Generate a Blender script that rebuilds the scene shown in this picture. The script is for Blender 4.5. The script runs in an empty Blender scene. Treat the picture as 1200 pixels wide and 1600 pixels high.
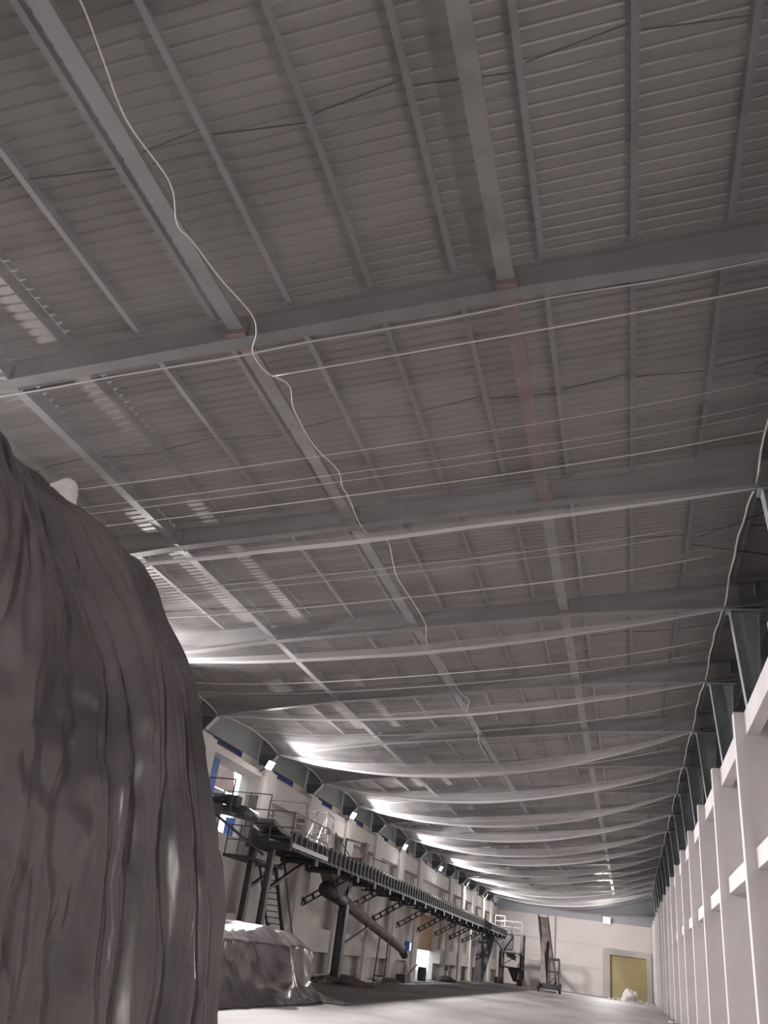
import bpy, bmesh, math, random
from mathutils import Vector, Matrix, noise
random.seed(7)
C = bpy.context.scene.collection
PI = math.pi
# ------------------------------------------------------------------ camera
cam_d = bpy.data.cameras.new('camera'); cam = bpy.data.objects.new('camera', cam_d); C.objects.link(cam)
cam_d.sensor_fit = 'HORIZONTAL'; cam_d.sensor_width = 36.0; cam_d.lens = 36.0 * 1260.0 / 1200.0
cam_d.clip_end = 500
# rows: world X, Y, Z expressed in the camera frame (right, down, forward)
RX = (0.95957396, -0.01857812, -0.28084278)
RY = (0.25395365, 0.48735231, 0.83546111)
RZ = (0.12134808, -0.87300778, 0.47236857)
cam.matrix_world = Matrix(((RX[0], -RX[1], -RX[2], 0), (RY[0], -RY[1], -RY[2], 0), (RZ[0], -RZ[1], -RZ[2], 1.7), (0, 0, 0, 1)))
bpy.context.scene.camera = cam
# ------------------------------------------------------------------ world, exposure, render settings
W = bpy.data.worlds.new('world'); bpy.context.scene.world = W; W.use_nodes = True
bg = W.node_tree.nodes['Background']; bg.inputs[0].default_value = (.86, .92, 1.0, 1); bg.inputs[1].default_value = 1.8
vs = bpy.context.scene.view_settings
vs.view_transform = 'Standard'; vs.look = 'None'; vs.gamma = 1; vs.use_curve_mapping = False; vs.exposure = 0.74
cy = bpy.context.scene.cycles
cy.transparent_max_bounces = 24; cy.max_bounces = 8; cy.diffuse_bounces = 5
LAMP_W = 900.0      # each wall floodlight
END_W = 600.0       # the floodlight on the end wall
BACK_FILL_W = 190.0      # added fill lamp behind the viewer, unseen
# ------------------------------------------------------------------ scene constants (metres)
B = 6.0
FR = [2.5 + B * i for i in range(18)]       # frame positions 2.5 ... 104.5
YE = 105.0                                  # end wall
XR, XL = 2.5, -14.1                         # net attachment lines
SL = 0.117                                  # roof slope, rising to the right
def rz(x, a): return a + SL * x

# ------------------------------------------------------------------ materials
def mat(name, col, rough=.7, metal=0.0, var=0.0, vscale=3.0, bump=0.0, bscale=20.0, col2=None, spec=.5, stretch=None, detail=6):
    m = bpy.data.materials.new(name); m.use_nodes = True
    nt = m.node_tree; b = nt.nodes['Principled BSDF']
    b.inputs['Roughness'].default_value = rough; b.inputs['Metallic'].default_value = metal
    b.inputs['Specular IOR Level'].default_value = spec
    tc = nt.nodes.new('ShaderNodeTexCoord'); mp = nt.nodes.new('ShaderNodeMapping'); nt.links.new(tc.outputs['Object'], mp.inputs[0])
    if stretch: mp.inputs['Scale'].default_value = stretch
    n = nt.nodes.new('ShaderNodeTexNoise'); n.inputs['Scale'].default_value = vscale; n.inputs['Detail'].default_value = detail
    nt.links.new(mp.outputs[0], n.inputs['Vector'])
    r = nt.nodes.new('ShaderNodeValToRGB')
    c2 = col2 if col2 else tuple(c * (1 - var) for c in col)
    r.color_ramp.elements[0].color = (*c2, 1); r.color_ramp.elements[1].color = (*col, 1)
    r.color_ramp.elements[0].position = .32; r.color_ramp.elements[1].position = .62
    nt.links.new(n.outputs['Fac'], r.inputs[0]); nt.links.new(r.outputs[0], b.inputs['Base Color'])
    if bump:
        n2 = nt.nodes.new('ShaderNodeTexNoise'); n2.inputs['Scale'].default_value = bscale; n2.inputs['Detail'].default_value = 5
        nt.links.new(mp.outputs[0], n2.inputs['Vector'])
        bp = nt.nodes.new('ShaderNodeBump'); bp.inputs['Strength'].default_value = bump; bp.inputs['Distance'].default_value = .05
        nt.links.new(n2.outputs['Fac'], bp.inputs['Height']); nt.links.new(bp.outputs[0], b.inputs['Normal'])
    return m
M = {}
M['roof'] = mat('roof_sheet', (.385, .375, .365), .45, .15, .15, .6, spec=.5)
M['steel'] = mat('grey_steel', (.27, .275, .275), .5, .1, .2, 1.5)
M['purlin'] = mat('purlin_steel', (.33, .32, .33), .55, .1, .2, 1.2)
M['rust'] = mat('red_primer', (.23, .15, .145), .7, 0, .3, 3)
M['yellowish'] = mat('olive_paint', (.27, .265, .225), .6, 0, .3, 3)
M['column'] = mat('blue_grey_paint', (.36, .395, .42), .55, .1, .15, 2)
M['stub'] = mat('dark_grey_paint', (.13, .145, .155), .6, .1, .15, 2)
M['panel'] = mat('green_grey_cladding', (.34, .37, .36), .6, 0, .15, 1)
M['bay_shade'] = mat('unlit_bay_shade', (.10, .095, .095), .7, 0, .2, .5)
M['white'] = mat('white_painted_concrete', (.66, .63, .625), .6, 0, .10, .7, bump=.08, bscale=9, spec=.35)
M['wall'] = mat('cream_plastered_wall', (.76, .725, .685), .75, 0, .16, .45, bump=.15, bscale=6)
M['endwall'] = mat('pale_panel_wall', (.66, .615, .595), .8, 0, .08, .3, bump=.08, bscale=4)
M['endclad'] = mat('blue_grey_gable', (.36, .37, .40), .6, 0, .15, .4)
M['door'] = mat('olive_yellow_door', (.42, .35, .17), .55, 0, .25, .35, col2=(.36, .31, .16))
M['doorpost'] = mat('grey_plaster', (.48, .46, .43), .8, 0, .15, .6)
M['dark'] = mat('dark_machine_steel', (.075, .075, .085), .5, .3, .35, 3)
M['mid'] = mat('grey_machine_steel', (.16, .16, .175), .5, .4, .3, 3)
M['bright'] = mat('bare_steel', (.55, .54, .54), .35, .7, .2, 4)
M['rubber'] = mat('black_rubber', (.03, .03, .033), .75, 0, .2, 4)
M['brown'] = mat('dusty_brown_steel', (.22, .185, .18), .7, .05, .4, 2)
M['ash'] = mat('dark_rubble', (.10, .085, .08), .9, 0, .4, 5, bump=.6, bscale=15)
M['sack'] = mat('white_sack', (.92, .90, .90), .6, 0, .12, 6, bump=.3, bscale=30)
M['rubble'] = mat('pale_rubble', (.62, .60, .56), .85, 0, .25, 4, bump=.5, bscale=12)
M['rope'] = mat('white_rope', (.78, .76, .72), .7, 0, .15, 20)
M['peach'] = mat('peach_shutter', (.62, .40, .28), .7, 0, .12, 1)
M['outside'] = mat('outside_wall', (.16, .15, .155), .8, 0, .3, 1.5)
M['redroof'] = mat('weathered_red_roof', (.20, .13, .11), .8, 0, .3, 2)
M['blue'] = mat('blue_paint', (.12, .24, .58), .5, 0, .25, 2)
M['skin'] = mat('bare_cord', (.6, .58, .56), .6)

def floor_material():
    m = bpy.data.materials.new('dusty_concrete_floor'); m.use_nodes = True
    nt = m.node_tree; b = nt.nodes['Principled BSDF']; b.inputs['Roughness'].default_value = .62
    tc = nt.nodes.new('ShaderNodeTexCoord')
    def noise_(scale, sc, det=6):
        mp = nt.nodes.new('ShaderNodeMapping'); mp.inputs['Scale'].default_value = sc; nt.links.new(tc.outputs['Object'], mp.inputs[0])
        n = nt.nodes.new('ShaderNodeTexNoise'); n.inputs['Scale'].default_value = scale; n.inputs['Detail'].default_value = det
        nt.links.new(mp.outputs[0], n.inputs['Vector']); return n
    a = noise_(.35, (1, .35, 1)); c = noise_(2.5, (1, .6, 1), 8)
    r = nt.nodes.new('ShaderNodeValToRGB'); r.color_ramp.elements[0].position = .38; r.color_ramp.elements[1].position = .6
    r.color_ramp.elements[0].color = (.135, .12, .118, 1); r.color_ramp.elements[1].color = (.25, .228, .226, 1)
    nt.links.new(a.outputs['Fac'], r.inputs[0])
    r2 = nt.nodes.new('ShaderNodeValToRGB'); r2.color_ramp.elements[0].color = (.72, .72, .72, 1); r2.color_ramp.elements[0].position = .35
    nt.links.new(c.outputs['Fac'], r2.inputs[0])
    mx = nt.nodes.new('ShaderNodeMix'); mx.data_type = 'RGBA'; mx.blend_type = 'MULTIPLY'; mx.inputs[0].default_value = 1
    nt.links.new(r.outputs[0], mx.inputs[6]); nt.links.new(r2.outputs[0], mx.inputs[7]); nt.links.new(mx.outputs[2], b.inputs['Base Color'])
    return m
M['floor'] = floor_material()

def net_material(name, cover, col=(.84, .83, .84)):
    m = bpy.data.materials.new(name); m.use_nodes = True; nt = m.node_tree; nt.nodes.clear()
    out = nt.nodes.new('ShaderNodeOutputMaterial'); mix = nt.nodes.new('ShaderNodeMixShader')
    tr = nt.nodes.new('ShaderNodeBsdfTransparent'); di = nt.nodes.new('ShaderNodeBsdfDiffuse'); tl = nt.nodes.new('ShaderNodeBsdfTranslucent')
    di.inputs[0].default_value = (*col, 1); tl.inputs[0].default_value = (*col, 1)
    m2 = nt.nodes.new('ShaderNodeMixShader'); m2.inputs[0].default_value = .4
    nt.links.new(di.outputs[0], m2.inputs[1]); nt.links.new(tl.outputs[0], m2.inputs[2])
    tc = nt.nodes.new('ShaderNodeTexCoord'); mp = nt.nodes.new('ShaderNodeMapping'); mp.inputs['Scale'].default_value = (.12, 1.6, 1)
    nt.links.new(tc.outputs['Object'], mp.inputs[0])
    n = nt.nodes.new('ShaderNodeTexNoise'); n.inputs['Scale'].default_value = 1.3; n.inputs['Detail'].default_value = 5
    nt.links.new(mp.outputs[0], n.inputs['Vector'])
    mr = nt.nodes.new('ShaderNodeMapRange'); mr.inputs[1].default_value = .3; mr.inputs[2].default_value = .75
    mr.inputs[3].default_value = cover * .6; mr.inputs[4].default_value = min(1, cover * 1.5)
    nt.links.new(n.outputs['Fac'], mr.inputs[0]); nt.links.new(mr.outputs[0], mix.inputs[0])
    nt.links.new(tr.outputs[0], mix.inputs[1]); nt.links.new(m2.outputs[0], mix.inputs[2]); nt.links.new(mix.outputs[0], out.inputs[0])
    return m
M['net'] = net_material('white_mesh_net', .225); M['net_near'] = net_material('fine_white_mesh_net', .19)
M['netfold'] = net_material('folded_mesh_net', .42); M['netband'] = net_material('overlapped_mesh_net', .10)
M['netedge'] = net_material('gathered_mesh_net', .8)

def emit(name, col, s):
    m = bpy.data.materials.new(name); m.use_nodes = True; nt = m.node_tree; nt.nodes.clear()
    o = nt.nodes.new('ShaderNodeOutputMaterial'); e = nt.nodes.new('ShaderNodeEmission'); e.inputs[0].default_value = (*col, 1); e.inputs[1].default_value = s
    nt.links.new(e.outputs[0], o.inputs[0]); return m
M['lamp'] = emit('floodlight_lens', (1, .98, .93), 60)
M['lamp_end'] = emit('end_floodlight_lens', (1, .95, .90), 90)
M['screen'] = emit('blue_indicator', (.25, .6, 1.0), 3)
def glass_blue():
    m = bpy.data.materials.new('blue_dusty_glass'); m.use_nodes = True; nt = m.node_tree; nt.nodes.clear()
    o = nt.nodes.new('ShaderNodeOutputMaterial'); mix = nt.nodes.new('ShaderNodeMixShader'); mix.inputs[0].default_value = .25
    t = nt.nodes.new('ShaderNodeBsdfTransparent'); t.inputs[0].default_value = (.07, .09, .17, 1)
    g = nt.nodes.new('ShaderNodeBsdfGlossy'); g.inputs[0].default_value = (.4, .45, .6, 1); g.inputs[1].default_value = .3
    nt.links.new(t.outputs[0], mix.inputs[1]); nt.links.new(g.outputs[0], mix.inputs[2]); nt.links.new(mix.outputs[0], o.inputs[0]); return m
M['glass'] = glass_blue()
def tarp_material():
    m = bpy.data.materials.new('dark_plastic_tarpaulin'); m.use_nodes = True; nt = m.node_tree; b = nt.nodes['Principled BSDF']
    b.inputs['Roughness'].default_value = .3; b.inputs['Specular IOR Level'].default_value = .5
    tc = nt.nodes.new('ShaderNodeTexCoord')
    n = nt.nodes.new('ShaderNodeTexNoise'); n.inputs['Scale'].default_value = 1.1; n.inputs['Detail'].default_value = 7; nt.links.new(tc.outputs['Object'], n.inputs['Vector'])
    r = nt.nodes.new('ShaderNodeValToRGB'); r.color_ramp.elements[0].position = .35; r.color_ramp.elements[1].position = .68
    r.color_ramp.elements[0].color = (.095, .083, .086, 1); r.color_ramp.elements[1].color = (.175, .156, .158, 1)
    nt.links.new(n.outputs['Fac'], r.inputs[0]); nt.links.new(r.outputs[0], b.inputs['Base Color'])
    rr = nt.nodes.new('ShaderNodeMapRange'); rr.inputs[3].default_value = .17; rr.inputs[4].default_value = .38; nt.links.new(n.outputs['Fac'], rr.inputs[0]); nt.links.new(rr.outputs[0], b.inputs['Roughness'])
    mp = nt.nodes.new('ShaderNodeMapping'); mp.inputs['Scale'].default_value = (1, 1, .45); nt.links.new(tc.outputs['Object'], mp.inputs[0])
    nd = nt.nodes.new('ShaderNodeTexNoise'); nd.inputs['Scale'].default_value = 1.6; nd.inputs['Detail'].default_value = 3; nt.links.new(mp.outputs[0], nd.inputs['Vector'])
    mxv = nt.nodes.new('ShaderNodeMix'); mxv.data_type = 'VECTOR'; mxv.inputs[0].default_value = .35
    nt.links.new(mp.outputs[0], mxv.inputs[4]); nt.links.new(nd.outputs['Color'], mxv.inputs[5])
    last = None
    for sc_, st_, dist in ((1.5, .6, .10), (4.5, .4, .03)):
        vo = nt.nodes.new('ShaderNodeTexNoise'); vo.noise_type = 'RIDGED_MULTIFRACTAL'; vo.inputs['Scale'].default_value = sc_; vo.inputs['Detail'].default_value = 4
        nt.links.new(mxv.outputs[1], vo.inputs['Vector'])
        bp = nt.nodes.new('ShaderNodeBump'); bp.inputs['Strength'].default_value = st_; bp.inputs['Distance'].default_value = dist
        nt.links.new(vo.outputs['Fac'], bp.inputs['Height'])
        if last: nt.links.new(last.outputs[0], bp.inputs['Normal'])
        last = bp
    nt.links.new(last.outputs[0], b.inputs['Normal'])
    return m
M['tarp'] = tarp_material()

# ------------------------------------------------------------------ mesh helpers
class MB:
    def __init__(s): s.bm = bmesh.new()
    def box(s, x0, x1, y0, y1, z0, z1):
        P = [(x, y, z) for x in (x0, x1) for y in (y0, y1) for z in (z0, z1)]
        return s.hexa(P)
    def hexa(s, P):
        v = [s.bm.verts.new(p) for p in P]
        for f in ((0, 1, 3, 2), (4, 6, 7, 5), (0, 4, 5, 1), (2, 3, 7, 6), (0, 2, 6, 4), (1, 5, 7, 3)): s.bm.faces.new([v[i] for i in f])
        return s
    def prism(s, poly, axis, a, b):          # poly in the other two axes (x,y,z order)
        def pt(p, c):
            return (c, p[0], p[1]) if axis == 'x' else ((p[0], c, p[1]) if axis == 'y' else (p[0], p[1], c))
        A = [s.bm.verts.new(pt(p, a)) for p in poly]; Bv = [s.bm.verts.new(pt(p, b)) for p in poly]
        s.bm.faces.new(A); s.bm.faces.new(Bv[::-1]); n = len(poly)
        for i in range(n): s.bm.faces.new((A[i], Bv[i], Bv[(i + 1) % n], A[(i + 1) % n]))
        return s
    def bar(s, p, q, w, h=None, up=(0, 0, 1)):      # rectangular bar
        p = Vector(p); q = Vector(q); h = h or w; d = (q - p).normalized(); u = Vector(up)
        if abs(d.dot(u)) > .98: u = Vector((1, 0, 0))
        sx = d.cross(u).normalized(); sz = sx.cross(d)
        P = [c + sx * i * w / 2 + sz * j * h / 2 for c in (p, q) for i in (-1, 1) for j in (-1, 1)]
        return s.hexa(P)
    def tube(s, pts, r, n=8, cap=True, rx=None):
        pts = [Vector(p) for p in pts]; rings = []
        for i, p in enumerate(pts):
            d = (pts[min(i + 1, len(pts) - 1)] - pts[max(i - 1, 0)]).normalized(); u = Vector((0, 0, 1))
            if abs(d.dot(u)) > .95: u = Vector((0, 1, 0))
            sx = d.cross(u).normalized(); sz = sx.cross(d); rr = r[i] if isinstance(r, (list, tuple)) else r
            rings.append([s.bm.verts.new(p + (sx * math.cos(2 * PI * k / n) * (rx or 1) + sz * math.sin(2 * PI * k / n)) * rr) for k in range(n)])
        for a, b in zip(rings, rings[1:]):
            for k in range(n): s.bm.faces.new((a[k], a[(k + 1) % n], b[(k + 1) % n], b[k]))
        if cap: s.bm.faces.new(rings[0][::-1]); s.bm.faces.new(rings[-1])
        return s
    def grid(s, f, nu, nv):
        V = [[s.bm.verts.new(f(i / nu, j / nv)) for j in range(nv + 1)] for i in range(nu + 1)]
        for i in range(nu):
            for j in range(nv): s.bm.faces.new((V[i][j], V[i + 1][j], V[i + 1][j + 1], V[i][j + 1]))
        return s
    def build(s, name, m, parent=None, smooth=False, origin=None, bevel=0):
        bmesh.ops.recalc_face_normals(s.bm, faces=s.bm.faces)
        me = bpy.data.meshes.new(name)
        off = Vector((0, 0, 0))
        if parent is None:
            vs_ = s.bm.verts; xs = [v.co.x for v in vs_]; ys = [v.co.y for v in vs_]; zs = [v.co.z for v in vs_]
            off = Vector(((min(xs) + max(xs)) / 2, (min(ys) + max(ys)) / 2, min(zs)))
        else: off = parent.location.copy() if parent.parent is None else parent['_o'] and Vector(parent['_o'])
        bmesh.ops.translate(s.bm, verts=s.bm.verts, vec=-off)
        s.bm.to_mesh(me); s.bm.free()
        me.materials.append(M[m] if isinstance(m, str) else m)
        if smooth:
            for p in me.polygons: p.use_smooth = True
        o = bpy.data.objects.new(name, me); C.objects.link(o)
        if parent is None: o.location = off
        else: o.parent = parent
        OFF[o.name] = off
        if bevel:
            bv = o.modifiers.new('bevel', 'BEVEL'); bv.width = bevel; bv.segments = 2; bv.limit_method = 'ANGLE'
        return o
OFF = {}
def sub(mb, name, m, parent, smooth=False):      # sub-part: child of a part; the part sits at its thing's origin, so offset is the thing's
    off = OFF[parent.name]
    bmesh.ops.recalc_face_normals(mb.bm, faces=mb.bm.faces); bmesh.ops.translate(mb.bm, verts=mb.bm.verts, vec=-off)
    me = bpy.data.meshes.new(name); mb.bm.to_mesh(me); mb.bm.free(); me.materials.append(M[m])
    if smooth:
        for p in me.polygons: p.use_smooth = True
    o = bpy.data.objects.new(name, me); C.objects.link(o); o.parent = parent; OFF[o.name] = off; return o
def tag(o, label, cat, group=None, kind=None):
    o['label'] = label; o['category'] = cat
    if group: o['group'] = group
    if kind: o['kind'] = kind
    return o
def struct(o, label=None, cat=None):
    o['kind'] = 'structure'
    if label: o['label'] = label; o['category'] = cat
    return o
def empty(name, loc, label, cat, group=None):
    o = bpy.data.objects.new(name, None); C.objects.link(o); o.location = loc; o.empty_display_size = .2
    return tag(o, label, cat, group)
ORD = ['first', 'second', 'third', 'fourth', 'fifth', 'sixth', 'seventh', 'eighth', 'ninth', 'tenth', 'eleventh', 'twelfth', 'thirteenth',
       'fourteenth', 'fifteenth', 'sixteenth', 'seventeenth', 'eighteenth', 'nineteenth', 'twentieth']

# ================================================================== SETTING
struct(MB().box(-24, 8, -9.2, YE + .6, -.3, 0).build('floor', 'floor'), 'dusty pale concrete floor with long darker stains', 'floor')
# roof sheeting: trapezoidal ribs running across the hall
def roof():
    mb = MB(); prof = []; y = -9.0; p = .19
    while y < YE:
        prof += [(y, 0), (y + .125, 0), (y + .135, .024), (y + .17, .024)]; y += p
    rows = []
    for x in (-15.6, 6.6):
        rows.append([mb.bm.verts.new((x, yy, rz(x, 10.88) + h)) for yy, h in prof])
    for i in range(len(prof) - 1): mb.bm.faces.new((rows[0][i], rows[0][i + 1], rows[1][i + 1], rows[1][i]))
    rows2 = [mb.bm.verts.new((x, yy, rz(x, 10.99))) for x in (-15.6, 6.6) for yy in (-9.0, YE + .5)]
    mb.bm.faces.new((rows2[0], rows2[1], rows2[3], rows2[2]))
    return mb.build('ceiling', 'roof')
struct(roof(), 'grey corrugated roof sheeting, ribs running across the hall', 'roof')

# ---- end wall with door opening
def wallboxes(mb, axis, c0, c1, a0, a1, z0, z1, holes):
    """wall slab with rectangular holes: axis 'x' = plane of constant x (a runs along y)"""
    A = sorted({a0, a1, *[h[0] for h in holes], *[h[1] for h in holes]}); Z = sorted({z0, z1, *[h[2] for h in holes], *[h[3] for h in holes]})
    for i in range(len(A) - 1):
        zs = []
        for j in range(len(Z) - 1):
            ca, cz = (A[i] + A[i + 1]) / 2, (Z[j] + Z[j + 1]) / 2
            if any(h[0] < ca < h[1] and h[2] < cz < h[3] for h in holes): continue
            if zs and zs[-1][1] == Z[j]: zs[-1][1] = Z[j + 1]
            else: zs.append([Z[j], Z[j + 1]])
        for q0, q1 in zs:
            if axis == 'x': mb.box(c0, c1, A[i], A[i + 1], q0, q1)
            else: mb.box(A[i], A[i + 1], c0, c1, q0, q1)
    return mb
struct(wallboxes(MB(), 'y', YE, YE + .4, -15.6, 6.6, 0, 7.3, [(-2.0, 1.87, .05, 4.15)]).build('wall_end', 'endwall'), 'pale end wall of flat concrete panels', 'wall')
mb = MB()
for z in (2.55, 4.85): mb.box(-14.3, -2.8, YE - .012, YE - .002, z, z + .05)
struct(mb.build('trim_1', 'doorpost'), 'thin horizontal joints across the end wall', 'trim')
struct(MB().box(-15.6, 6.6, YE + .02, YE + .2, 7.3, 11.6).build('wall_end_gable', 'endclad'), 'blue grey sheeted gable above the pale end wall', 'wall')
mb = MB(); mb.box(-2.75, -2.0, YE - .18, YE - .01, 0, 4.75); mb.box(1.87, 2.4, YE - .18, YE - .01, 0, 4.75); mb.box(-2.0, 1.87, YE - .18, YE - .01, 4.15, 4.75)
struct(mb.build('trim_2', 'doorpost'), 'grey plastered surround of the end door', 'trim')
d = struct(MB().box(-2.0, 1.87, YE + .12, YE + .2, .05, 4.15).build('door_1', 'door'), 'closed olive yellow steel door in the end wall', 'door')
mb = MB()
for k in range(1, 9): mb.box(-2.0, 1.87, YE + .1, YE + .119, .05 + k * .455, .07 + k * .455)
mb.bm.verts.ensure_lookup_table(); 
bmesh.ops.translate(mb.bm, verts=mb.bm.verts, vec=-d.location); me = bpy.data.meshes.new('door_rib'); mb.bm.to_mesh(me); mb.bm.free(); me.materials.append(M['door'])
o = bpy.data.objects.new('door_rib', me); C.objects.link(o); o.parent = d
struct(MB().box(-8.75, -8.0, YE - .3, YE - .005, 0, 7.3).build('trim_3', 'endwall'), 'shallow plastered pier on the end wall', 'trim')
struct(MB().box(-15.6, 6.6, -9.2, -9, 0, 11.5).build('wall_back', 'wall'))

# ---- left wall
holes = [(27.3, 31.95, 4.85, 7.27), (65.2, 72.2, 0.0, 4.35)]
struct(wallboxes(MB(), 'x', -15.35, -15.0, -9, YE, 0, 7.78, holes).build('wall_left', 'wall'), 'cream concrete wall behind the conveyor with recessed panels', 'wall')
# frame beams along the wall, cut at the openings
def wall_beam(z0, z1, cuts, name, label):
    mb = MB(); a = -9.0
    for c0, c1 in cuts + [(YE, YE)]:
        mb.box(-14.99, -14.45, a, c0, z0, z1); a = c1
    struct(mb.build(name, 'wall'), label, 'trim')
wall_beam(1.15, 2.15, [(63.3, 72.2)], 'trim_4', 'low cream concrete band along the left wall')
wall_beam(7.28, 7.5, [], 'trim_5', 'top cream concrete band along the left wall')
wall_beam(6.55, 7.275, [(27.3, 31.95)], 'trim_6', 'upper cream concrete band below the top one')
n = 7
for i, y in enumerate(FR):
    if y + .55 > YE or abs(y - 68.5) < .1: continue
    struct(MB().box(-14.44, -14.3, y - (.5 if i == 5 else .72), y + .72, 0, 7.62).build('trim_%d' % n, 'wall'), 'cream pilaster on the left wall below the %s roof rafter in view' % ORD[max(0, i - 1)], 'trim'); n += 1
    struct(MB().box(-14.99, -14.45, y - .6, y + .6, 7.51, 7.74).build('trim_%d' % n, 'wall'), 'concrete padstone on the left wall under the %s rafter' % ORD[i], 'trim'); n += 1
# cladding panels and strip windows under the left eave
w = 1
for i, y in enumerate([-9.5, -3.5] + FR[:-1]):
    y0, y1 = y + .62, y + 5.38
    struct(MB().box(-15.12, -15.02, y + .05, y + 5.95, 8.03, 9.1).build('trim_%d' % n, 'panel'), 'grey green sheet panel under the left eave in bay %s' % ORD[i], 'trim'); n += 1
    if i < 2:
        struct(MB().box(-15.12, -15.04, y + (0 if i == 0 else .62), y + 6.62, 7.78, 8.03).build('trim_%d' % n, 'wall')); n += 1; continue
    g = struct(MB().box(-15.09, -15.07, y0, y1 - .9, 7.78, 8.03).build('window_%d' % w, 'glass'), 'blue strip window under the left eave, %s from the viewer' % ORD[i - 2], 'window'); w += 1
    struct(MB().box(-15.12, -15.04, y1 - .9, y + 6.62, 7.78, 8.03).build('trim_%d' % n, 'wall')); n += 1
# outside: yard seen through the upper opening and the gateway
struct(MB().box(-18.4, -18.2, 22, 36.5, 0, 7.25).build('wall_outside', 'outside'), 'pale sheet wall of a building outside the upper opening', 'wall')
struct(MB().prism([(-18.7, 7.45), (-18.5, 7.45), (-18.9, 9.6), (-19.1, 9.6)], 'y', 20.5, 38).build('trim_%d' % n, 'redroof'), 'reddish roof edge outside the upper opening', 'trim'); n += 1
# upper opening: blue post and frame
struct(MB().box(-15.3, -14.95, 28.5, 29.0, 4.85, 7.27).build('trim_%d' % n, 'blue'), 'blue painted post at the near side of the upper opening', 'trim'); n += 1
struct(MB().box(-15.3, -14.95, 31.2, 31.35, 4.85, 5.5).build('trim_%d' % n, 'blue'), 'short blue post at the far side of the upper opening', 'trim'); n += 1
# gateway roller shutter
d = struct(MB().box(-15.3, -15.22, 65.2, 72.2, 1.95, 4.35).build('door_2', 'peach'), 'peach sheet shutter half lowered in the gateway', 'door')
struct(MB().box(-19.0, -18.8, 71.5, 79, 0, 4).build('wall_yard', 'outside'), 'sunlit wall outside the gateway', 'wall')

# ---- right side: back wall, outer wall coloured dark for the unlit bay
struct(MB().box(3.53, 3.73, -9, YE, 0, 7.1).build('wall_right', 'white'), 'white wall behind the concrete piers', 'wall')
struct(MB().box(6.4, 6.6, -9, YE, 0, 11.7).build('wall_right_outer', 'bay_shade'), 'dark sheeting beyond the steel columns', 'wall')  # shade of the open bay put into the sheet's dark colour

# ================================================================== CONCRETE PIERS (right)
for i, y in enumerate(FR):
    if i == 0: continue
    if y + .5 > YE: continue
    t = empty('concrete_pier', (XR, y, 0), 'white concrete fin pier close beside the viewer, outside the right edge of the photo' if i == 1 else 'white concrete fin pier with beams, %s from the right edge of the photo' % ORD[i - 2], 'pier', 'white concrete piers along the right side')
    MB().box(XR, 3.5, y, y + .32, 0, 7.64).build('fin', 'white', t, bevel=.015)
    if i < len(FR) - 2 or True:
        y2 = min(y + B, YE - .03)
        MB().box(2.74, 3.02, y + .32, y2, 7.1, 7.64).build('top_beam', 'white', t, bevel=.012)
        MB().box(2.74, 3.02, y + .32, y2, 4.2, 4.62).build('middle_beam', 'white', t, bevel=.012)

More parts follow.
